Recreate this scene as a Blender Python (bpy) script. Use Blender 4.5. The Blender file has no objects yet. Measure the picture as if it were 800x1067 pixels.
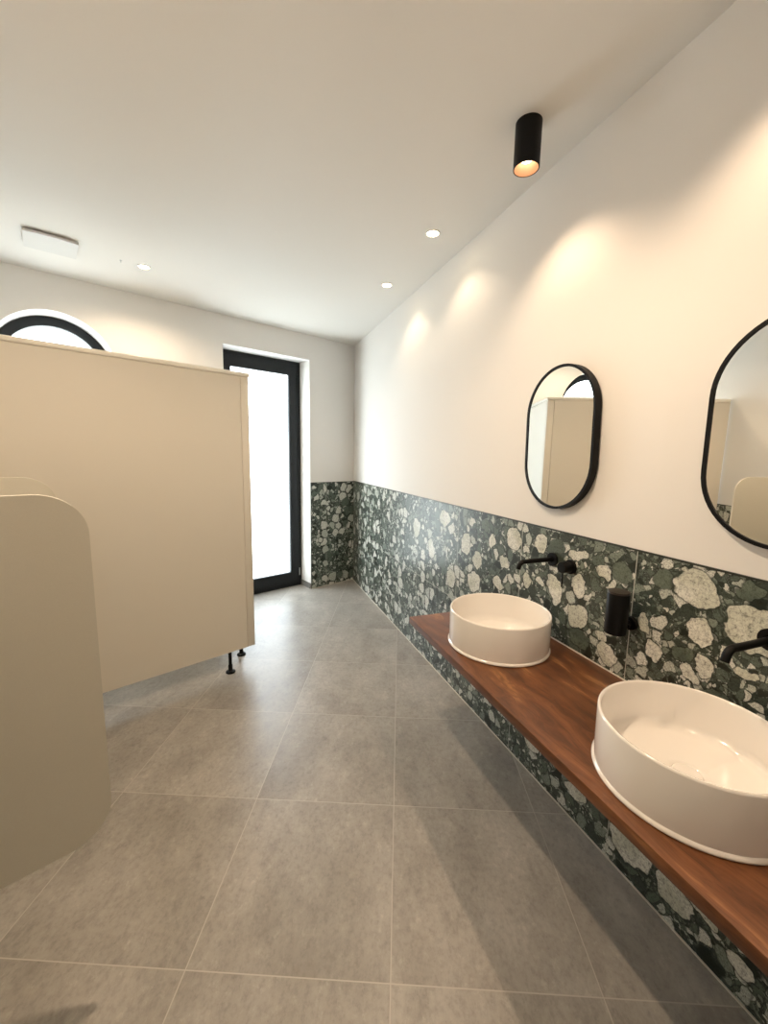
import bpy, bmesh, math, random
from mathutils import Vector, Matrix

# ---------------------------------------------------------------- constants (metres)
D, Y0, H = 1.2839, 4.6344, 2.7139          # washing wall plane x, far corner y, ceiling height
PHI = 0.3761                               # heading of the window wall
THETA = 0.3831                             # heading of the floor tile grid
TILE_TOP = 1.192
CTOP, CTH = 0.7188, 0.032
PPHI = 0.4078
P0 = Vector((0.0835, 2.8727, 0))           # front corner of the cubicle
PD = Vector((-math.cos(PPHI), -math.sin(PPHI), 0))
NV = Vector((0.39656, -0.91801, 0))        # towards the viewer, square to the cubicle side
CW = 1.53                                  # width of the cubicle side
C0 = Vector((D, Y0, 0))
BD = Vector((-math.cos(PHI), -math.sin(PHI), 0))

scene = bpy.context.scene
COL = scene.collection

# ---------------------------------------------------------------- node helpers
class NT:
    def __init__(s, name):
        s.m = bpy.data.materials.new(name); s.m.use_nodes = True
        s.t = s.m.node_tree; s.t.nodes.clear()
        s.out = s.t.nodes.new('ShaderNodeOutputMaterial')
    def n(s, typ, **kw):
        nd = s.t.nodes.new(typ)
        for k, v in kw.items(): setattr(nd, k, v)
        return nd
    def l(s, a, b): s.t.links.new(a, b)
    def put(s, sock, v):
        if hasattr(v, 'links') or isinstance(v, bpy.types.NodeSocket): s.l(v, sock)
        else: sock.default_value = v
    def math(s, op, a, b=None, c=None, clamp=False):
        nd = s.n('ShaderNodeMath', operation=op, use_clamp=clamp)
        s.put(nd.inputs[0], a)
        if b is not None: s.put(nd.inputs[1], b)
        if c is not None: s.put(nd.inputs[2], c)
        return nd.outputs[0]
    def vmath(s, op, a, b=None, scale=None):
        nd = s.n('ShaderNodeVectorMath', operation=op)
        s.put(nd.inputs[0], a)
        if b is not None: s.put(nd.inputs[1], b)
        if scale is not None: s.put(nd.inputs[3], scale)
        return nd.outputs[0] if op not in ('LENGTH', 'DISTANCE', 'DOT_PRODUCT') else nd.outputs[1]
    def mix(s, f, a, b, blend='MIX'):
        nd = s.n('ShaderNodeMix', data_type='RGBA', blend_type=blend)
        s.put(nd.inputs[0], f); s.put(nd.inputs[6], a); s.put(nd.inputs[7], b)
        return nd.outputs[2]
    def mapping(s, vec, loc=(0,0,0), rot=(0,0,0), scale=(1,1,1), typ='POINT'):
        nd = s.n('ShaderNodeMapping', vector_type=typ)
        s.l(vec, nd.inputs[0]); nd.inputs[1].default_value = loc
        nd.inputs[2].default_value = rot; nd.inputs[3].default_value = scale
        return nd.outputs[0]
    def noise(s, vec, scale, detail=3, rough=.5, out=0, dims='3D'):
        nd = s.n('ShaderNodeTexNoise', noise_dimensions=dims)
        s.l(vec, nd.inputs['Vector']); nd.inputs['Scale'].default_value = scale
        nd.inputs['Detail'].default_value = detail; nd.inputs['Roughness'].default_value = rough
        return nd.outputs[out]
    def ramp(s, fac, stops, interp='LINEAR'):
        nd = s.n('ShaderNodeValToRGB'); cr = nd.color_ramp; cr.interpolation = interp
        while len(cr.elements) < len(stops): cr.elements.new(.5)
        for e, (p, c) in zip(cr.elements, stops):
            e.position = p; e.color = (c[0], c[1], c[2], 1) if not isinstance(c, (int, float)) else (c, c, c, 1)
        s.put(nd.inputs[0], fac); return nd.outputs[0]
    def smooth(s, v, lo, hi, a=0., b=1.):
        nd = s.n('ShaderNodeMapRange', interpolation_type='SMOOTHSTEP')
        s.put(nd.inputs[0], v)
        for i, x in enumerate((lo, hi, a, b)): nd.inputs[i+1].default_value = x
        return nd.outputs[0]
    def bsdf(s, color, rough=.5, metal=0., spec=.5, normal=None, coat=0., coat_rough=.05):
        b = s.n('ShaderNodeBsdfPrincipled')
        s.put(b.inputs['Base Color'], color if not isinstance(color, tuple) else (*color[:3], 1))
        s.put(b.inputs['Roughness'], rough); b.inputs['Metallic'].default_value = metal
        b.inputs['Specular IOR Level'].default_value = spec
        b.inputs['Coat Weight'].default_value = coat; b.inputs['Coat Roughness'].default_value = coat_rough
        if normal is not None: s.l(normal, b.inputs['Normal'])
        return b.outputs[0]
    def bump(s, h, strength=.2, dist=.01):
        nd = s.n('ShaderNodeBump'); nd.inputs['Strength'].default_value = strength
        nd.inputs['Distance'].default_value = dist; s.l(h, nd.inputs['Height']); return nd.outputs[0]
    def obj(s): return s.n('ShaderNodeTexCoord').outputs['Object']
    def done(s, sh): s.l(sh, s.out.inputs[0]); return s.m

def col(v): return (*v, 1)

def plain(name, c, rough=.5, metal=0., spec=.5, coat=0., grain=0., gscale=300, bump=0.):
    t = NT(name); o = t.obj()
    if grain or bump:
        nz = t.noise(o, gscale, 2)
        f = t.math('MULTIPLY_ADD', nz, grain*2, 1-grain)
        cc = t.vmath('SCALE', col(c)[:3], scale=f)
        return t.done(t.bsdf(cc, rough, metal, spec, t.bump(nz, bump, .001) if bump else None, coat))
    return t.done(t.bsdf(c, rough, metal, spec, None, coat))

# ---------------------------------------------------------------- materials
def m_plaster(name, c):
    t = NT(name); o = t.obj()
    big = t.noise(o, 1.3, 2); fine = t.noise(o, 160, 3)
    f = t.math('MULTIPLY_ADD', big, .03, .985)
    return t.done(t.bsdf(t.vmath('SCALE', c, scale=f), .75, spec=.25, normal=t.bump(fine, .06, .002)))
M_WALL = m_plaster('white plaster', (.84, .82, .79))
M_CEIL = m_plaster('white ceiling paint', (.83, .81, .77))

WHITE_ST = [(1.241,1.115,.055,.021),(1.114,1.086,.036,.03),(1.352,.938,.037,.068),(1.224,.992,.03,.045),(1.219,.868,.044,.05),(1.062,.783,.045,.036),(1.075,1.047,.015,.019),(1.091,.835,.029,.015),(.935,.949,.02,.042),(.892,.874,.032,.03),(.782,1.119,.066,.056),(.636,1.055,.066,.063),(.76,1.001,.042,.04),(.775,.859,.029,.022),(.743,.904,.02,.031),(.638,.93,.026,.013),(1.644,1.1,.058,.05),(2.089,.98,.045,.064),(1.957,.918,.045,.045),(2.367,1.095,.07,.052),(1.985,.779,.07,.055),(1.755,.844,.045,.033),(1.709,.966,.04,.031),(2.807,.954,.06,.07),(1.454,1.121,.03,.033),(.90,.150,.085,.085),(.74,.118,.06,.05),(.66,.17,.05,.03),(.55,.1,.04,.03),
 (1.53,.93,.03,.04),(1.83,1.05,.03,.04),(1.88,.66,.05,.04),(2.25,.72,.05,.06),(2.55,.85,.05,.07),(1.15,.13,.06,.035),(1.42,.16,.05,.04)]
GREEN_ST = [(1.033,1.099,.037,.034),(1.366,1.124,.05,.027),(.805,.909,.036,.024),(.655,1.16,.033,.027),(.884,1.116,.036,.026),(1.433,.793,.042,.035),(1.043,.945,.041,.044),(1.7,1.13,.03,.03),(1.2,.78,.05,.04),(.7,.8,.05,.05),(1.9,1.13,.04,.03)]

def m_stone(name, explicit):
    t = NT(name); o = t.obj()
    sx = t.n('ShaderNodeSeparateXYZ'); t.l(o, sx.inputs[0])
    cx = t.n('ShaderNodeCombineXYZ'); t.l(sx.outputs[0], cx.inputs[0]); t.l(sx.outputs[2], cx.inputs[1])
    uv = cx.outputs[0]
    w = t.vmath('SUBTRACT', t.noise(uv, 9, 3, .55, 1, '2D'), (.5,.5,.5))
    wf = t.vmath('SUBTRACT', t.noise(uv, 45, 2, .5, 1, '2D'), (.5,.5,.5))
    uvw = t.vmath('ADD', t.vmath('ADD', uv, t.vmath('SCALE', w, scale=.055)), t.vmath('SCALE', wf, scale=.010))
    uvs = t.vmath('ADD', uv, t.vmath('ADD', t.vmath('SCALE', t.vmath('SUBTRACT', t.noise(uv, 13, 2, .5, 1, '2D'), (.5,.5,.5)), scale=.052), t.vmath('SCALE', wf, scale=.013)))
    # matrix
    c = t.ramp(t.noise(uv, 26, 4, .65, dims='2D'), [(.3,(.010,.014,.011)),(.5,(.040,.052,.043)),(.68,(.11,.13,.11))])
    spk = t.ramp(t.noise(uv, 230, 2, dims='2D'), [(.58,0.),(.70,1.)])
    c = t.mix(t.math('MULTIPLY', spk, .7), c, col((.34,.38,.34)))
    def layer(c, scale, keep, edge, off, stops, rnd=1., spec_dark=.35):
        v = t.mapping(uvw, loc=off, scale=(1, 1, 1))
        a = t.n('ShaderNodeTexVoronoi', voronoi_dimensions='2D', feature='F1')
        b = t.n('ShaderNodeTexVoronoi', voronoi_dimensions='2D', feature='DISTANCE_TO_EDGE')
        for q in (a, b):
            t.l(v, q.inputs['Vector']); q.inputs['Scale'].default_value = scale; q.inputs['Randomness'].default_value = rnd
        sc = t.n('ShaderNodeSeparateColor'); t.l(a.outputs['Color'], sc.inputs[0])
        r, g = sc.outputs[0], sc.outputs[1]
        k = t.math('LESS_THAN', g, keep)
        e = t.smooth(b.outputs['Distance'], edge, edge + .05)
        body = t.smooth(a.outputs['Distance'], .62, .5)      # rounds the corners of long cells
        mk = t.math('MULTIPLY', t.math('MULTIPLY', k, e), body)
        rim = t.math('MULTIPLY', t.math('MULTIPLY', k, t.smooth(b.outputs['Distance'], edge - .05, edge)), .6)
        sc_ = t.ramp(r, stops, 'CONSTANT')
        nz = t.noise(uv, scale*9, 4, .7, dims='2D')
        sc_ = t.vmath('SCALE', sc_, scale=t.ramp(nz, [(.34, .42), (.46, .92), (.62, 1.12)]))
        c = t.mix(rim, c, col((.012,.02,.016)))
        return t.mix(mk, c, sc_)
    W1,W2,G1,G2,G3,DK = (.68,.69,.63),(.50,.53,.47),(.23,.27,.225),(.11,.14,.115),(.05,.066,.054),(.016,.022,.017)
    c = layer(c, 95, .8, .05, (3.1,.7,0), [(0,G3),(.35,G2),(.62,G1),(.82,W2),(.94,W1)])
    c = layer(c, 44, .60, .06, (.3,4.7,0), [(0,G3),(.28,G2),(.52,DK),(.62,G1),(.76,W2),(.88,W1)])
    c = layer(c, 21, .52, .06, (7.3,1.7,0), [(0,G2),(.2,G3),(.36,DK),(.48,G1),(.62,W2),(.80,W1)])
    if not explicit:
        c = layer(c, 11.5, .42, .05, (1.9,2.2,0), [(0,G2),(.22,W2),(.38,W1)])
    else:
        far = t.smooth(sx.outputs[0], 1.9, 2.4)
        c2 = layer(c, 11.5, .34, .06, (1.9,2.2,0), [(0,G2),(.22,W2),(.38,W1)])
        c = t.mix(t.math('GREATER_THAN', far, .5), c, c2)
        rng = random.Random(4)
        for lst, base, alt in ((GREEN_ST, (.13,.16,.125), (.08,.105,.085)), (WHITE_ST, (.72,.72,.65), (.58,.59,.50))):
            acc = None
            for (y, z, ry, rz) in lst:
                rot = rng.uniform(-.5, .5)
                mp = t.mapping(uvs, loc=(y, z, 0), rot=(0,0,rot), scale=(ry, rz, 1), typ='TEXTURE')
                ln = t.vmath('LENGTH', mp)
                acc = ln if acc is None else t.math('MINIMUM', acc, ln)
            mk = t.smooth(acc, 1.03, .97); rim = t.math('MULTIPLY', t.smooth(acc, 1.22, 1.02), .75)
            tone = t.mix(t.smooth(t.noise(uv, 7, 2, dims='2D'), .4, .62), col(base), col(alt))
            nz = t.noise(uv, 60, 5, .75, dims='2D')
            crack = t.n('ShaderNodeTexVoronoi', voronoi_dimensions='2D', feature='DISTANCE_TO_EDGE')
            t.l(t.mapping(uvw, loc=(5,5,0)), crack.inputs['Vector']); crack.inputs['Scale'].default_value = 24
            ck = t.smooth(crack.outputs['Distance'], .0, .035, .72, 1.)
            tone = t.vmath('SCALE', tone, scale=t.math('MULTIPLY', ck, t.ramp(nz, [(.33,.45),(.43,.93),(.62,1.08)])))
            c = t.mix(rim, c, col((.012,.02,.016)))
            c = t.mix(mk, c, tone)
    fleck = t.ramp(t.noise(uv, 150, 5, .75, dims='2D'), [(.36,.55),(.46,1.),(.60,1.),(.70,1.35)])
    c = t.vmath('SCALE', c, scale=fleck)
    # tile joints
    def joint(v, off, step, half):
        m = t.math('ABSOLUTE', t.math('SUBTRACT', t.math('FRACT', t.math('DIVIDE', t.math('SUBTRACT', v, off - step/2), step)), .5))
        return t.math('LESS_THAN', m, half/step)
    j = t.math('MAXIMUM', joint(sx.outputs[0], .985, .5985, .0017), t.math('LESS_THAN', t.math('ABSOLUTE', t.math('SUBTRACT', sx.outputs[2], .597)), .0017))
    c = t.mix(j, c, col((.52,.52,.46)))
    return t.done(t.bsdf(c, t.math('MULTIPLY_ADD', j, .3, .32), spec=.5))
M_STONE = m_stone('green breccia tile', True)
M_STONE2 = m_stone('dark green breccia tile', False)

def m_floor():
    t = NT('concrete look floor tile'); o = t.obj()
    # object axes of the floor are the tile axes
    S = .6
    sx = t.n('ShaderNodeSeparateXYZ'); t.l(o, sx.inputs[0])
    u = t.math('DIVIDE', sx.outputs[0], S); v = t.math('DIVIDE', sx.outputs[1], S)
    cell = t.n('ShaderNodeCombineXYZ'); t.l(t.math('FLOOR', u), cell.inputs[0]); t.l(t.math('FLOOR', v), cell.inputs[1])
    wn = t.n('ShaderNodeTexWhiteNoise', noise_dimensions='2D'); t.l(cell.outputs[0], wn.inputs['Vector'])
    off = t.vmath('ADD', o, t.vmath('SCALE', wn.outputs['Color'], scale=30.))
    def edge(x):
        f = t.math('FRACT', x); return t.math('MINIMUM', f, t.math('SUBTRACT', 1., f))
    e = t.math('MINIMUM', edge(u), edge(v))
    g = t.math('LESS_THAN', e, .0017/S)
    big = t.noise(t.mapping(off, scale=(1.6,.9,1)), 2.4, 4, .55)
    mid = t.noise(t.mapping(off, scale=(1.3,.75,1)), 8, 8, .72)
    fine = t.noise(t.mapping(off, scale=(1.1,.8,1)), 55, 4, .7)
    c = t.ramp(big, [(.3,(.292,.267,.234)),(.5,(.358,.332,.294)),(.7,(.43,.40,.358))])
    c = t.vmath('SCALE', c, scale=t.ramp(mid, [(.3,.80),(.45,.97),(.56,1.0),(.72,1.17)]))
    c = t.vmath('SCALE', c, scale=t.ramp(fine, [(.32,.84),(.5,1.),(.66,1.07)]))
    fl = t.noise(t.mapping(off, loc=(3,1,0), scale=(1.25,.85,1)), 24, 9, .78)
    c = t.vmath('SCALE', c, scale=t.ramp(fl, [(.36,.84),(.44,.99),(.56,1.0),(.63,1.15)]))
    c = t.vmath('SCALE', c, scale=t.math('MULTIPLY_ADD', wn.outputs['Value'], .10, .95))
    c = t.mix(g, c, col((.50,.46,.41)))
    r = t.math('MULTIPLY_ADD', mid, .22, .26)
    h = t.math('SUBTRACT', t.math('MULTIPLY', fine, .15), g)
    return t.done(t.bsdf(c, r, spec=.5, normal=t.bump(h, .12, .002)))
M_FLOOR = m_floor()

def m_wood():
    t = NT('oiled walnut wood'); o = t.obj()
    w = t.vmath('SUBTRACT', t.noise(t.mapping(o, scale=(1,.35,1)), 4.5, 3, .5, 1), (.5,.5,.5))
    v = t.vmath('ADD', o, t.vmath('SCALE', w, scale=.24))
    g1 = t.noise(t.mapping(v, scale=(1,.16,1)), 17, 6, .6)
    g2 = t.noise(t.mapping(v, scale=(1,.03,1)), 190, 3, .6)
    big = t.noise(t.mapping(v, scale=(1,.4,1)), 5, 3, .5)
    c = t.ramp(g1, [(.28,(.050,.020,.010)),(.46,(.14,.052,.020)),(.6,(.20,.078,.030)),(.72,(.44,.22,.085))])
    c = t.vmath('SCALE', c, scale=t.ramp(big, [(.3,.72),(.55,1.),(.75,1.2)]))
    c = t.vmath('SCALE', c, scale=t.ramp(g2, [(.35,.78),(.55,1.04)]))
    return t.done(t.bsdf(c, t.math('MULTIPLY_ADD', g2, .15, .30), spec=.4, normal=t.bump(g2, .08, .001)))
M_WOOD = m_wood()

M_LAM = plain('cream laminate', (.75, .70, .605), .42, grain=.02, gscale=500, bump=.03)
M_LAMEDGE = plain('light cream edge band', (.92, .88, .78), .35)
M_LAMDIV = plain('fine grained cream laminate', (.62, .59, .50), .5, grain=.05, gscale=420, bump=.05)
M_CERAMIC = plain('glazed white ceramic', (.86, .83, .79), .12, spec=.6, coat=.4)
M_BLACK = plain('matt black metal', (.003, .003, .0033), .45, spec=.2)
M_BLACKSAT = plain('satin black plastic', (.003, .003, .0033), .4, spec=.2)
M_ANTH = plain('anthracite window profile', (.011, .013, .015), .45, spec=.3)
M_WHITEPL = plain('white plastic', (.86, .86, .83), .4)
M_CHROME = plain('brushed metal', (.6, .6, .6), .3, metal=1.)
M_SEAL = plain('pale silicone', (.70, .67, .60), .5)
M_SKIRT = plain('grey skirting tile', (.20, .19, .175), .4, grain=.1, gscale=30)
M_TRIM = plain('dark edge strip', (.03, .035, .03), .4)
M_REFL = plain('copper toned reflector', (.50, .30, .20), .5)
M_BLIND = plain('dark slot', (.02, .02, .02), .8)

def m_mirror():
    t = NT('mirror glass'); return t.done(t.bsdf((.93, .93, .90), .0, metal=1.))
M_MIRROR = m_mirror()

def m_emit(name, c, s):
    t = NT(name); e = t.n('ShaderNodeEmission'); e.inputs[0].default_value = col(c); e.inputs[1].default_value = s
    return t.done(e.outputs[0])
M_BULB = m_emit('warm lamp face', (1., .74, .46), 7.)
M_BULB2 = m_emit('bright warm lamp face', (1., .80, .50), 30.)
WIN_EMIT = 2.05
def m_frost():
    t = NT('frosted daylight glass')
    g = t.n('ShaderNodeBsdfPrincipled'); g.inputs['Base Color'].default_value = (1,1,1,1)
    g.inputs['Roughness'].default_value = .45; g.inputs['Transmission Weight'].default_value = 1.; g.inputs['IOR'].default_value = 1.2
    e = t.n('ShaderNodeEmission'); e.inputs[0].default_value = (.86, .96, 1., 1); e.inputs[1].default_value = WIN_EMIT
    a = t.n('ShaderNodeAddShader'); t.l(g.outputs[0], a.inputs[0]); t.l(e.outputs[0], a.inputs[1])
    return t.done(a.outputs[0])
M_FROST = m_frost()

# ---------------------------------------------------------------- mesh helpers
def box(bm, lo, hi, bevel=0., seg=2):
    lo = Vector(lo); hi = Vector(hi)
    r = bmesh.ops.create_cube(bm, size=1.)
    vs = r['verts']
    for v in vs:
        v.co = Vector([lo[i] + (v.co[i] + .5) * (hi[i] - lo[i]) for i in range(3)])
    if bevel:
        es = list({e for v in vs for e in v.link_edges})
        bmesh.ops.bevel(bm, geom=es, offset=bevel, segments=seg, affect='EDGES', profile=.5)

def lathe(bm, prof, n=64, center=(0,0,0), axis='Z', cap=True):
    """prof: list of (radius, height)"""
    rings = []
    c = Vector(center)
    for (r, h) in prof:
        ring = []
        if r <= 1e-6:
            ring = [bm.verts.new(c + ax(axis, 0, 0, h))] 
        else:
            for k in range(n):
                a = 2*math.pi*k/n
                ring.append(bm.verts.new(c + ax(axis, r*math.cos(a), r*math.sin(a), h)))
        rings.append(ring)
    for A, B in zip(rings, rings[1:]):
        for k in range(n):
            k2 = (k+1) % n
            if len(A) == 1 and len(B) == 1: continue
            if len(A) == 1: bm.faces.new((A[0], B[k2], B[k]))
            elif len(B) == 1: bm.faces.new((A[k], A[k2], B[0]))
            else: bm.faces.new((A[k], A[k2], B[k2], B[k]))
def ax(axis, u, v, h):
    return Vector((u, v, h)) if axis == 'Z' else (Vector((h, u, v)) if axis == 'X' else Vector((v, h, u)))

def tube(bm, pts, r, n=20, caps=True):
    pts = [Vector(p) for p in pts]; rings = []
    ref = None
    for i, p in enumerate(pts):
        d = (pts[min(i+1, len(pts)-1)] - pts[max(i-1, 0)]).normalized()
        if ref is None:
            ref = d.orthogonal().normalized()
        ref = (ref - d*ref.dot(d)).normalized(); q = d.cross(ref)
        rr = r[i] if isinstance(r, (list, tuple)) else r
        rings.append([bm.verts.new(p + rr*(math.cos(2*math.pi*k/n)*ref + math.sin(2*math.pi*k/n)*q)) for k in range(n)])
    for A, B in zip(rings, rings[1:]):
        for k in range(n): bm.faces.new((A[k], A[(k+1) % n], B[(k+1) % n], B[k]))
    if caps:
        bm.faces.new(rings[0][::-1]); bm.faces.new(rings[-1])

def prism(bm, outline, holes, d0, d1, place):
    """2D outline with holes extruded between depth d0 and d1; place(u, v, d) -> point"""
    for d in (d0, d1):
        edges = []
        for lp in [outline] + holes:
            vs = [bm.verts.new(place(u, v, d)) for u, v in lp]
            for a, b in zip(vs, vs[1:] + vs[:1]): edges.append(bm.edges.new((a, b)))
        bmesh.ops.triangle_fill(bm, use_beauty=True, use_dissolve=False, edges=edges)
    for lp in [outline] + holes:
        a = [bm.verts.new(place(u, v, d0)) for u, v in lp]; b = [bm.verts.new(place(u, v, d1)) for u, v in lp]
        n = len(lp)
        for k in range(n): bm.faces.new((a[k], a[(k+1) % n], b[(k+1) % n], b[k]))
    bmesh.ops.remove_doubles(bm, verts=bm.verts, dist=1e-5)

def link(name, bm, mat, parent=None, matrix=None, smooth=None, kind=None):
    bmesh.ops.recalc_face_normals(bm, faces=bm.faces)
    me = bpy.data.meshes.new(name); bm.to_mesh(me); bm.free()
    for m in (mat if isinstance(mat, list) else [mat]): me.materials.append(m)
    o = bpy.data.objects.new(name, me); COL.objects.link(o)
    if smooth is not None:
        me.polygons.foreach_set('use_smooth', [True]*len(me.polygons))
        me.set_sharp_from_angle(angle=smooth)
    if matrix is not None: o.matrix_world = matrix
    if parent is not None: o.parent = parent
    if kind: o['kind'] = kind
    return o

def empty(name, matrix, label, cat, group=None):
    o = bpy.data.objects.new(name, None); COL.objects.link(o); o.empty_display_size = .1
    o.matrix_world = matrix; o['label'] = label; o['category'] = cat
    if group: o['group'] = group
    return o
def tag(o, label, cat, group=None):
    o['label'] = label; o['category'] = cat
    if group: o['group'] = group
    return o
def copy_tree(o, parent=None):
    c = o.copy(); COL.objects.link(c)
    if parent is not None:
        c.parent = parent
        c.matrix_parent_inverse = o.matrix_parent_inverse.copy()
    for ch in list(o.children): copy_tree(ch, c)
    return c
def T(x, y, z=0): return Matrix.Translation((x, y, z))
def frame(origin, xdir, ydir):
    """matrix with local x, y in the given directions and z up"""
    x = Vector(xdir).normalized(); y = Vector(ydir).normalized(); z = Vector((0,0,1))
    return Matrix(((x.x, y.x, z.x, origin[0]), (x.y, y.y, z.y, origin[1]), (x.z, y.z, z.z, origin[2]), (0,0,0,1)))

SM = math.radians(35)

# ---------------------------------------------------------------- room
# left wall runs through WL along NV; room closes behind the viewer
WL = P0 + PD*CW
tb = (C0 - WL).cross(BD).z / NV.cross(BD).z          # solve WL + NV*tb on the window wall
BL = WL + NV*tb
S_END = (BL - C0).dot(BD)
LE = WL + NV*4.4
NR = LE + (-PD) * ((D - LE.x) / (-PD.x))
room = [C0, BL, LE, NR]

# floor: object axes = tile axes
e1 = Vector((math.cos(THETA), -math.sin(THETA), 0)); e2 = Vector((math.sin(THETA), math.cos(THETA), 0))
FO = Vector((0.3704, 0.8949, 0))
MF = frame(FO, e1, e2); MFi = MF.inverted()
def grow(poly, d):
    c = sum(poly, Vector((0,0,0)))/len(poly); return [p + (p-c).normalized()*d for p in poly]
bm = bmesh.new()
loc = [MFi @ p for p in grow(room, .8)]
prism(bm, [(p.x, p.y) for p in loc], [], 0, -.2, lambda u, v, d: Vector((u, v, d)))
link('floor', bm, M_FLOOR, matrix=MF, kind='structure')
bm = bmesh.new()
prism(bm, [(p.x, p.y) for p in grow(room, .8)], [], 0, .2, lambda u, v, d: Vector((u, v, d)))
link('ceiling', bm, M_CEIL, matrix=T(0,0,H), kind='structure')

# washing wall; local x = world y, local y = into the wall
MR = frame((D, 0, 0), (0,1,0), (1,0,0))
bm = bmesh.new(); box(bm, (NR.y-.3, 0, 0), (Y0+.35, .3, H)); wr = link('wall_right', bm, M_WALL, matrix=MR, kind='structure')
CL = .002   # cladding stands this far proud of the plaster plane
bm = bmesh.new(); box(bm, (NR.y, -CL, 0), (Y0, .0, TILE_TOP)); link('stone_cladding', bm, M_STONE, parent=wr)
bm = bmesh.new(); box(bm, (NR.y, -.0045, TILE_TOP), (Y0, .0, TILE_TOP+.006)); link('edge_strip', bm, M_TRIM, parent=wr)
bm = bmesh.new(); box(bm, (NR.y, -.007, 0), (Y0-.004, -CL+.0002, .004)); link('floor_sealant', bm, M_SEAL, parent=wr)
bm = bmesh.new(); box(bm, (Y0-.004, -.006, .0), (Y0, -CL+.0002, TILE_TOP)); link('corner_sealant', bm, M_SEAL, parent=wr)

# window wall; local x = along BD, local y = out of the room
MB_ = frame(C0, BD, (math.sin(PHI)*-1, math.cos(PHI), 0))
REC, WT = .20, .36
DS0, DS1, DZ = .588, 1.48, 2.468
AS, AZ, AR, ASILL = 2.665, 2.099, .369, 1.02
def arch(r, sill, n=40):
    L = [(AS + r*math.cos(math.pi*k/n), AZ + r*math.sin(math.pi*k/n)) for k in range(n+1)]
    return L + [(AS - r, sill), (AS + r, sill)]
bm = bmesh.new()
prism(bm, [(-.3, -.0), (DS0, 0), (DS0, DZ), (DS1, DZ), (DS1, 0), (S_END+.3, 0), (S_END+.3, H), (-.3, H)], [arch(AR, ASILL)], 0, WT, lambda u, v, d: Vector((u, d, v)))
wb = link('wall_back', bm, M_WALL, matrix=MB_, kind='structure')
bm = bmesh.new(); box(bm, (.0, -.009, 0), (DS0-.008, 0, TILE_TOP-.004)); link('stone_cladding', bm, M_STONE2, parent=wb)
bm = bmesh.new(); box(bm, (.0, -.0105, TILE_TOP-.004), (DS0-.006, 0, TILE_TOP)); box(bm, (DS0-.0085, -.0105, 0), (DS0-.0055, 0, TILE_TOP)); link('edge_strip', bm, M_TRIM, parent=wb)
bm = bmesh.new(); box(bm, (.0, -.0125, 0), (DS0-.01, -.0085, .004)); link('floor_sealant', bm, M_SEAL, parent=wb)
bm = bmesh.new(); box(bm, (DS0, .0, 0), (DS0+.008, REC-.001, .062)); link('skirting_tile', bm, M_SKIRT, parent=wb)
bm = bmesh.new(); box(bm, (DS1+.01, -.009, 0), (S_END, 0, TILE_TOP-.004)); link('stone_cladding', bm, M_STONE2, parent=wb)

# glazed door in its reveal
def ring(bm, o, i, d0, d1):
    (a, b, c, e), (p, q, r, s) = o, i
    prism(bm, [(a, b), (c, b), (c, e), (a, e)], [[(p, q), (r, q), (r, s), (p, s)]], d0, d1, lambda u, v, d: Vector((u, d, v)))
dr = bpy.data.objects.new('door_1', None)
bm = bmesh.new(); ring(bm, (DS0, .0, DS1, DZ+.012), (DS0+.062, .05, DS1-.062, DZ-.05), REC, REC+.07)
dr = link('door_1', bm, M_ANTH, matrix=MB_, kind='structure')
bm = bmesh.new(); ring(bm, (DS0+.045, .045, DS1-.045, DZ-.035), (DS0+.138, .170, DS1-.138, DZ-.145), REC-.012, REC+.055)
bmesh.ops.bevel(bm, geom=[e for e in bm.edges if e.is_manifold and len(e.link_faces) == 2 and e.calc_face_angle(0) > 1.], offset=.003, segments=2, affect='EDGES')
sash = link('door_sash', bm, M_ANTH, parent=dr)
bm = bmesh.new(); box(bm, (DS0+.13, REC+.022, .165), (DS1-.13, REC+.030, DZ-.14)); link('frosted_pane', bm, M_FROST, parent=sash)
for z0 in (2.34, .12):
    bm = bmesh.new(); tube(bm, [(DS0+.030, REC-.008, z0), (DS0+.030, REC-.008, z0+.085)], .007, 12); link('hinge', bm, M_ANTH if z0 > 1 else M_CHROME, parent=dr, smooth=SM)
bm = bmesh.new(); box(bm, (DS1-.085, REC-.022, 1.0), (DS1-.065, REC-.008, 1.14), .002); tube(bm, [(DS1-.075, REC-.02, 1.09), (DS1-.075, REC-.06, 1.09), (DS1-.10, REC-.065, 1.09), (DS1-.20, REC-.065, 1.09)], .009, 12)
link('door_handle', bm, M_BLACK, parent=dr, smooth=SM)

# arched window
def archring(bm, r0, r1, b0, b1, d0, d1):
    prism(bm, arch(r0, b0), [arch(r1, b1)], d0, d1, lambda u, v, d: Vector((u, d, v)))
bm = bmesh.new(); archring(bm, AR, AR-.035, ASILL, ASILL+.035, REC-.01, REC+.06); wn = link('window_1', bm, M_ANTH, matrix=MB_, kind='structure')
bm = bmesh.new(); archring(bm, AR-.025, AR-.068, ASILL+.025, ASILL+.068, REC-.022, REC+.045); wf = link('window_sash', bm, M_ANTH, parent=wn)
bm = bmesh.new(); prism(bm, arch(AR-.06, ASILL+.06), [], REC+.02, REC+.028, lambda u, v, d: Vector((u, d, v))); link('frosted_pane', bm, M_FROST, parent=wf)

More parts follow.
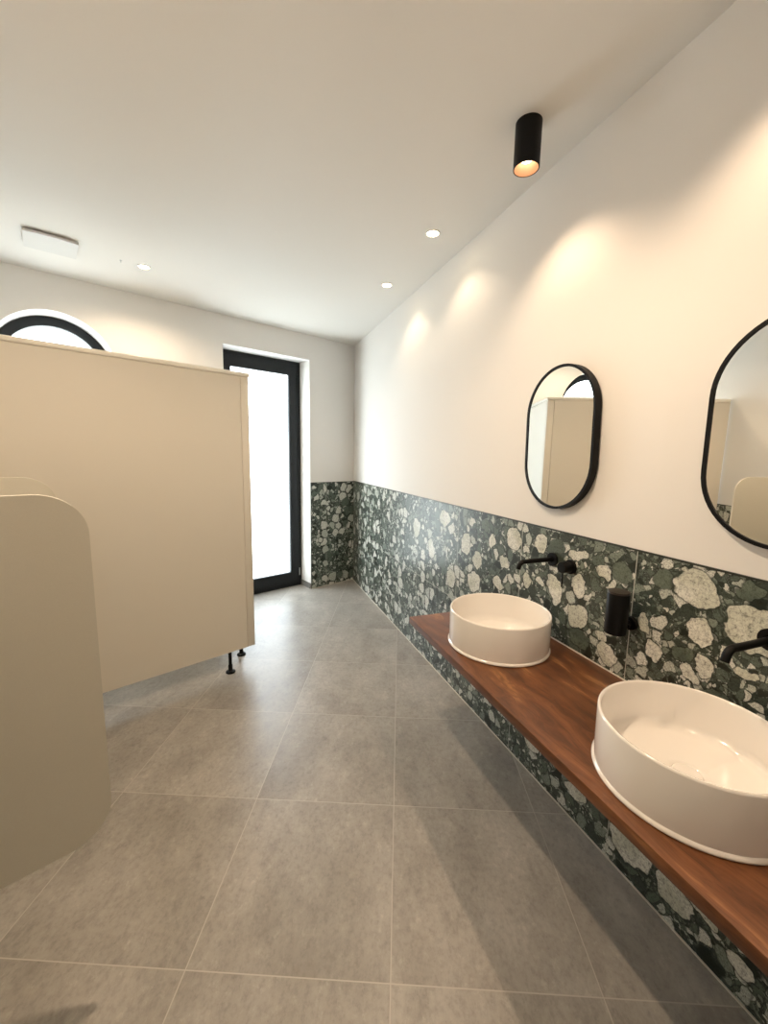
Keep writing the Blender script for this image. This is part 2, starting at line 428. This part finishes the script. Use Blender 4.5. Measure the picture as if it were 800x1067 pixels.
# left wall; local x = towards the viewer along NV, local y = out of the room
ML = frame(WL, -NV, PD)
bm = bmesh.new(); box(bm, (-4.7, 0, 0), (-tb+.3, .25, H)); wl = link('wall_left', bm, M_WALL, matrix=ML, kind='structure')
bm = bmesh.new(); box(bm, (-4.4, -.009, 0), (-tb, 0, TILE_TOP-.05)); link('stone_cladding', bm, M_STONE2, parent=wl)
bm = bmesh.new(); box(bm, (-4.4, -.0105, TILE_TOP-.05), (-tb, 0, TILE_TOP-.046)); link('edge_strip', bm, M_TRIM, parent=wl)
# wall behind the viewer
MN = frame(LE, -PD, NV)
LN = (NR - LE).length
bm = bmesh.new(); box(bm, (-.3, 0, 0), (LN+.3, .25, H)); link('wall_front', bm, M_WALL, matrix=MN, kind='structure')

# garden ground outside, seen only as a blur through the frosted glass
bm = bmesh.new(); box(bm, (-9, .37, -.4), (12, 26, -.3)); 
t = NT('garden ground'); gg = t.ramp(t.noise(t.obj(), 1.5, 3), [(.35,(.22,.26,.13)),(.65,(.42,.40,.30))])
link('ground', bm, t.done(t.bsdf(gg, .9)), matrix=MB_, kind='structure')

# ---------------------------------------------------------------- countertop
CX0 = .772
bm = bmesh.new(); box(bm, (CX0, -.35, CTOP-CTH), (D-CL-.0005, 1.745, CTOP), .002, 2)
ct = link('countertop', bm, M_WOOD, smooth=SM)
for v in ct.data.vertices: v.co -= Vector((CX0, 0, CTOP-CTH))
ct.location = (CX0, 0, CTOP-CTH)
tag(ct, 'long dark brown wooden vanity shelf fixed along the green stone wall', 'countertop')
bm = bmesh.new(); box(bm, (D-.0065-CX0, -.35, CTH+.0002), (D-CL-.0003-CX0, 1.745, CTH+.004)); link('sealant_bead', bm, M_SEAL, parent=ct)

# ---------------------------------------------------------------- basins
def make_basin(x, y, label):
    root = empty('vessel_basin', T(x, y, CTOP+.0003), label, 'washbasin', 'white round washbasins on the wooden shelf')
    R, h = .2055, .150
    bm = bmesh.new()
    prof = [(0, .0), (R-.012, .0), (R-.001, .0), (R+.0035, .003), (R+.004, .007), (R+.0005, .011), (R-.002, .013), (R-.001, .03), (R, h-.006), (R-.0012, h-.0015), (R-.004, h),
            (R-.0075, h-.0015), (R-.009, h-.006), (R-.011, .050), (R-.016, .038), (R-.028, .0300), (R-.045, .0272), (.05, .0225), (.036, .0215), (.034, .019), (0, .019)]
    lathe(bm, prof, 128)
    link('bowl', bm, M_CERAMIC, parent=root, smooth=math.radians(50))
    bm = bmesh.new(); lathe(bm, [(0, .0195), (.031, .0195), (.0325, .022), (.031, .0245), (.026, .0262), (0, .0268)], 48)
    link('drain_cover', bm, M_CERAMIC, parent=root, smooth=SM)['label'] = 'white ceramic drain cover'
    return root
make_basin(1.0212, 1.3737, 'smaller looking white round basin at the far end of the wooden shelf')
make_basin(1.0168, .5908, 'large white round basin in the foreground, nearest the camera')

# ---------------------------------------------------------------- wall taps
def arc(c, r, a0, a1, n, u, v):
    return [c + r*(math.cos(a0+(a1-a0)*k/n)*u + math.sin(a0+(a1-a0)*k/n)*v) for k in range(n+1)]
def make_tap(y, z, label):
    root = empty('wall_tap', T(D-CL-.0002, y, z), label, 'tap', 'black wall mounted taps above the basins')
    bm = bmesh.new(); lathe(bm, [(0,0),(.0295,0),(.0295,-.0085),(.0285,-.0098),(.014,-.0098)], 48, axis='X'); link('spout_rosette', bm, M_BLACK, parent=root, smooth=SM)
    X, Z = Vector((1,0,0)), Vector((0,0,1))
    rb = .024; L = .178
    pts = [Vector((-.006,0,0)), Vector((-(L-rb)*.5,0,0)), Vector((-(L-rb),0,0))]
    c = Vector((-(L-rb), 0, -rb))
    pts += arc(c, rb, math.pi/2, math.pi*.93, 10, X, Z)[1:]
    d = (pts[-1]-pts[-2]).normalized(); pts += [pts[-1] + d*.012]
    bm = bmesh.new(); tube(bm, pts, .0098, 24, caps=True); link('spout', bm, M_BLACK, parent=root, smooth=SM)
    bm = bmesh.new(); lathe(bm, [(0,0),(.0295,0),(.0295,-.0085),(.0285,-.0098),(.014,-.0098)], 48, center=(0,-.103,-.006), axis='X'); link('valve_rosette', bm, M_BLACK, parent=root, smooth=SM)
    bm = bmesh.new(); lathe(bm, [(0,-.008),(.0225,-.008),(.0225,-.050),(.0215,-.0515),(0,-.0535)], 48, center=(0,-.103,-.006), axis='X'); kn = link('valve_knob', bm, M_BLACK, parent=root, smooth=SM)
    bm = bmesh.new(); tube(bm, [(-.042,-.103,-.018), (-.042,-.103,-.088)], .0034, 12); link('lever', bm, M_BLACK, parent=kn, smooth=SM)
make_tap(1.372, 1.0665, 'black wall tap with side lever above the far round basin')
make_tap(.592, 1.0495, 'black wall tap spout above the near basin at the right edge')

# ---------------------------------------------------------------- soap dispenser
root = empty('soap_dispenser', T(1.2195, .990, .905), 'small black cylindrical soap dispenser on the stone wall between the two taps', 'soap dispenser')
bm = bmesh.new(); lathe(bm, [(0,0),(.033,0),(.035,.002),(.035,.140),(.034,.143)], 64); link('container', bm, M_BLACKSAT, parent=root, smooth=SM)
bm = bmesh.new(); lathe(bm, [(.034,.143),(.0345,.146),(.0335,.150),(0,.151)], 64); link('lid', bm, plain('dark brown lid', (.03,.022,.017), .35), parent=root, smooth=SM)
bm = bmesh.new(); wx = D-CL-.0003-1.2195
lathe(bm, [(0,0),(.024,0),(.024,-.012),(.023,-.0135),(0,-.0135)], 40, center=(wx,-.012,.032), axis='X')
tube(bm, [(wx-.012,-.012,.032), (.028,-.012,.032)], .011, 20)
tube(bm, [(.030,-.030,.03), (.022,.0,.03)], .006, 12)
link('wall_bracket', bm, M_BLACKSAT, parent=root, smooth=SM)

# ---------------------------------------------------------------- mirrors
def stadium(w, h, n=28):
    R = w/2; L = []
    for k in range(n+1): a = math.pi*k/n; L.append((R*math.cos(a), h/2-R+R*math.sin(a)))
    for k in range(n+1): a = math.pi+math.pi*k/n; L.append((R*math.cos(a), -(h/2-R)+R*math.sin(a)))
    return L
def make_mirror(y, z, tilt, label, yaw=0.):
    # local x = world y (along wall), local y = out of wall (-x), z up
    m = Matrix(((0,-1,0,D-.0005-.2*yaw), (1,0,0,y), (0,0,1,z), (0,0,0,1))) @ Matrix.Rotation(-yaw, 4, 'Z') @ Matrix.Rotation(-tilt, 4, 'Y')
    root = empty('wall_mirror', m, label, 'mirror', 'pill shaped mirrors with black frames')
    w, h = .387, .590
    bm = bmesh.new(); P = lambda u, v, d: Vector((u, d, v))
    prism(bm, stadium(w, h), [stadium(w-.021, h-.021)], 0, .030, P); link('mirror_frame', bm, M_BLACK, parent=root, smooth=SM)
    bm = bmesh.new(); prism(bm, stadium(w-.0208, h-.0208), [], .002, .0262, P); link('mirror_glass', bm, M_MIRROR, parent=root, smooth=SM)
make_mirror(1.3745, 1.5852, -.03, 'pill shaped black framed mirror above the far basin, fully in view', .014)
make_mirror(.6051, 1.578, -.0114, 'pill shaped black framed mirror cut off by the right edge of view')

# ---------------------------------------------------------------- ceiling lights
def spot(name, parent, z, energy, angle, blend, colr=(1., .77, .54), r=.018):
    d = bpy.data.lights.new(name, 'SPOT'); d.energy = energy; d.spot_size = math.radians(angle); d.spot_blend = blend
    d.color = colr; d.shadow_soft_size = r
    o = bpy.data.objects.new(name, d); COL.objects.link(o); o.parent = parent; o.location = (0, 0, z)
    return o
def make_pendant(x, y, label, energy):
    root = empty('surface_spotlight', T(x, y, H), label, 'ceiling light', 'black cylinder ceiling spotlights')
    R, L = .047, .153
    bm = bmesh.new(); lathe(bm, [(0,-.0005),(R,-.0005),(R,-L+.001),(R-.001,-L),(R-.003,-L),(R-.004,-L+.001),(R-.004,-L+.004),(.032,-L+.036),(.032,-L+.05),(0,-L+.05)], 64)
    for f in bm.faces:
        c = f.calc_center_median()
        if math.hypot(c.x, c.y) < R-.004 and c.z < -.02: f.material_index = 1
    link('cylinder_housing', bm, [M_BLACK, M_REFL], parent=root, smooth=SM)
    bm = bmesh.new(); lathe(bm, [(0,-L+.026),(.015,-L+.027),(.021,-L+.031),(.024,-L+.037),(.024,-L+.046),(0,-L+.046)], 40); link('lamp', bm, M_BULB, parent=root, smooth=SM)
    spot('light_beam', root, -L+.001, energy, 124, .65, (1., .72, .48), r=.02)
    return root
make_pendant(1.04, 1.40, 'black cylinder spotlight mounted on the ceiling above the far mirror', 7.5)
make_pendant(1.04, .62, 'black cylinder spotlight on the ceiling above the near mirror', 8.5)
def make_downlight(x, y, label, energy, angle=75):
    root = empty('recessed_downlight', T(x, y, H), label, 'ceiling light', 'small recessed ceiling downlights')
    bm = bmesh.new(); lathe(bm, [(.040,0),(.040,-.003),(.038,-.004),(.033,-.004),(.031,-.002),(.031,-.0003),(.040,-.0003)], 40); link('trim_ring', bm, M_WHITEPL, parent=root, smooth=SM)
    bm = bmesh.new(); lathe(bm, [(0,-.0025),(.024,-.0025),(.029,-.0015),(.031,-.0004),(0,-.0004)], 40); link('lamp', bm, M_BULB2, parent=root, smooth=SM)
    spot('light_beam', root, -.006, energy, angle, .5, r=.02)
    return root
make_downlight(1.048, 2.20, 'lit recessed downlight nearer of the two beside the washing wall', 6.5, 118)
make_downlight(1.050, 2.94, 'lit recessed downlight farther of the two beside the washing wall', 6.5, 118)
make_downlight(-.547, 3.285, 'lit recessed downlight above the cubicle', 25, 158)
make_downlight(-.08, 1.07, 'unseen recessed downlight added near the urinals as fill light', 72, 155)  # added just above the view to fill the cubicle panel, divider and floor
make_pendant(1.04, -.16, 'unseen black cylinder spotlight added on the ceiling behind the viewpoint for its light', 14)  # added out of view to light the shelf and shape its floor shadow

# ceiling air valve
rootm = T(-1.0, 3.12, H) @ Matrix.Rotation(math.radians(20), 4, 'Z')
root = empty('ceiling_vent', rootm, 'flat white square air vent plate on the ceiling above the cubicle', 'vent')
bm = bmesh.new()
n = 16
pts = [(-.125 + .25*k/n, -.118 - .012*(1-(2*k/n-1)**2)) for k in range(n+1)] + [(.125, .12), (-.125, .12)]
prism(bm, pts, [], -.010, -.022, lambda u, v, d: Vector((u, v, d))); 
link('cover_plate', bm, plain('vent white', (.70,.69,.66), .6), parent=root, smooth=SM)
bm = bmesh.new(); lathe(bm, [(0,-.0003),(.08,-.0003),(.08,-.0102),(0,-.0102)], 40); link('duct_collar', bm, M_BLIND, parent=root, smooth=SM)
# tiny ceiling fixing
bm = bmesh.new(); lathe(bm, [(0,0),(.007,0),(.007,-.003),(.003,-.006),(.003,-.014),(0,-.015)], 20)
o = link('ceiling_screw', bm, M_CHROME, matrix=T(-.668, 3.233, H-.0003), smooth=SM)
tag(o, 'tiny dark screw in the ceiling between the vent and the downlight', 'screw')

# ---------------------------------------------------------------- toilet cubicle
# local x = from the front corner along the side panel (PD), local y = away from the viewer (-NV)
MC = frame(P0, PD, -NV)
cub = empty('toilet_cubicle', MC, 'tall cream toilet cubicle standing on thin black feet by the glass door', 'cubicle')
Z0, Z1 = .150, 1.983
BACK = 1.13
def cpart(name, bm, mat, parent=None, smooth=None): return link(name, bm, mat, parent=parent or cub, smooth=smooth)
bm = bmesh.new(); box(bm, (.056, .0, Z0), (CW-.012, .028, Z1), .0012, 1); cpart('side_panel', bm, M_LAM)
bm = bmesh.new(); box(bm, (.0, .0, Z0), (.054, .028, Z1), .004, 2); cpart('corner_profile', bm, M_LAM, smooth=SM)
bm = bmesh.new(); box(bm, (.0, .030, Z0), (.028, .27, Z1), .0015, 1); cpart('front_pilaster', bm, M_LAM)
bm = bmesh.new(); box(bm, (.004, .274, Z0), (.032, .905, Z1-.004), .0015, 1); dd = cpart('cubicle_door', bm, M_LAM)
bm = bmesh.new(); lathe(bm, [(0,0),(.010,0),(.010,-.02),(.022,-.022),(.024,-.03),(.022,-.036),(0,-.038)], 32, center=(.004,.84,1.05), axis='X'); link('door_knob', bm, M_BLACK, parent=dd, smooth=SM)
bm = bmesh.new(); box(bm, (.0, .909, Z0), (.028, BACK, Z1), .0015, 1); cpart('front_pilaster', bm, M_LAM)
bm = bmesh.new()
box(bm, (-.007, -.007, Z1+.0005), (CW-.012, .035, Z1+.028), .009, 4); box(bm, (-.0065, .0, Z1+.0007), (.035, BACK, Z1+.0275), .009, 4)
cpart('head_rail', bm, M_LAMEDGE, smooth=SM)
for (fx, fy) in ((.177, .014), (.016, .205), (1.30, .014), (.016, 1.0)):
    bm = bmesh.new()
    lathe(bm, [(0,.0003),(.030,.0003),(.032,.003),(.030,.010),(.017,.015),(.0145,.018),(.0145,.055),(.011,.060),(.011,Z0),(0,Z0)], 28, center=(fx, fy, 0))
    cpart('foot', bm, M_BLACKSAT, smooth=SM)

# ---------------------------------------------------------------- urinal dividers
def rrect(x0, x1, z0, z1, r, n=12):
    """square where it meets the wall (x0), rounded at the free side (x1)"""
    L = [(x0, z0)]
    L += [(x1-r+r*math.sin(math.pi/2*k/n), z0+r-r*math.cos(math.pi/2*k/n)) for k in range(n+1)]
    L += [(x1-r+r*math.cos(math.pi/2*k/n), z1-r+r*math.sin(math.pi/2*k/n)) for k in range(n+1)]
    return L + [(x0, z1)]
def make_divider(u, w, z0, z1, label):
    m = frame(WL + NV*u, -PD, -NV)
    root = empty('urinal_divider', m @ T(.009, 0, z0), label, 'divider', 'cream urinal dividers with rounded corners')
    h = z1 - z0
    bm = bmesh.new(); P = lambda a, b, d: Vector((a, -d, b))
    prism(bm, rrect(.001, w-.009, 0, h, .095), [], -.0065, .0065, P)
    for f in bm.faces:
        if abs(f.normal.y) < .5: f.material_index = 1
    o = link('divider_panel', bm, [M_LAMDIV, M_LAMEDGE], parent=root)
    for zz in (.12, h-.14):
        bm = bmesh.new(); box(bm, (.0005, -.018, zz), (.05, -.0067, zz+.035), .002); link('wall_bracket', bm, M_CHROME, parent=root, smooth=SM)
make_divider(1.46, .450, .53, 1.403, 'cream urinal divider with rounded corners at the left edge, the nearer and larger')
make_divider(.74, .450, .53, 1.403, 'cream urinal divider showing only its top edge behind the nearer one')

# ---------------------------------------------------------------- sky
w = bpy.data.worlds.new('World'); scene.world = w; w.use_nodes = True
nt = w.node_tree; nt.nodes.clear()
out = nt.nodes.new('ShaderNodeOutputWorld'); bg = nt.nodes.new('ShaderNodeBackground'); sky = nt.nodes.new('ShaderNodeTexSky')
sky.sky_type = 'NISHITA'; sky.sun_disc = False; sky.sun_elevation = math.radians(40); sky.sun_rotation = math.radians(200)
sky.air_density = 1.; sky.dust_density = 3.
mx = nt.nodes.new('ShaderNodeMix'); mx.data_type = 'RGBA'; mx.inputs[0].default_value = .8
nt.links.new(sky.outputs[0], mx.inputs[6]); mx.inputs[7].default_value = (1.5, 1.6, 1.7, 1)
nt.links.new(mx.outputs[2], bg.inputs[0]); bg.inputs[1].default_value = .8
nt.links.new(bg.outputs[0], out.inputs[0])

# ---------------------------------------------------------------- camera
cam = bpy.data.cameras.new('camera'); co = bpy.data.objects.new('camera', cam); COL.objects.link(co)
R_, D_, F_ = ((.94131768,-.33699311,.01888585), (-.02903565,-.1365979,-.99020096), (.33627067,.93154531,-.13836683))
co.matrix_world = Matrix(((R_[0],-D_[0],-F_[0],0), (R_[1],-D_[1],-F_[1],0), (R_[2],-D_[2],-F_[2],1.501), (0,0,0,1)))
cam.sensor_fit = 'HORIZONTAL'; cam.sensor_width = 36; cam.lens = 423.52/800*36; cam.clip_start = .02
scene.camera = co
vs = scene.view_settings
vs.view_transform = 'Standard'; vs.look = 'None'; vs.gamma = 1; vs.use_curve_mapping = False
vs.exposure = .6
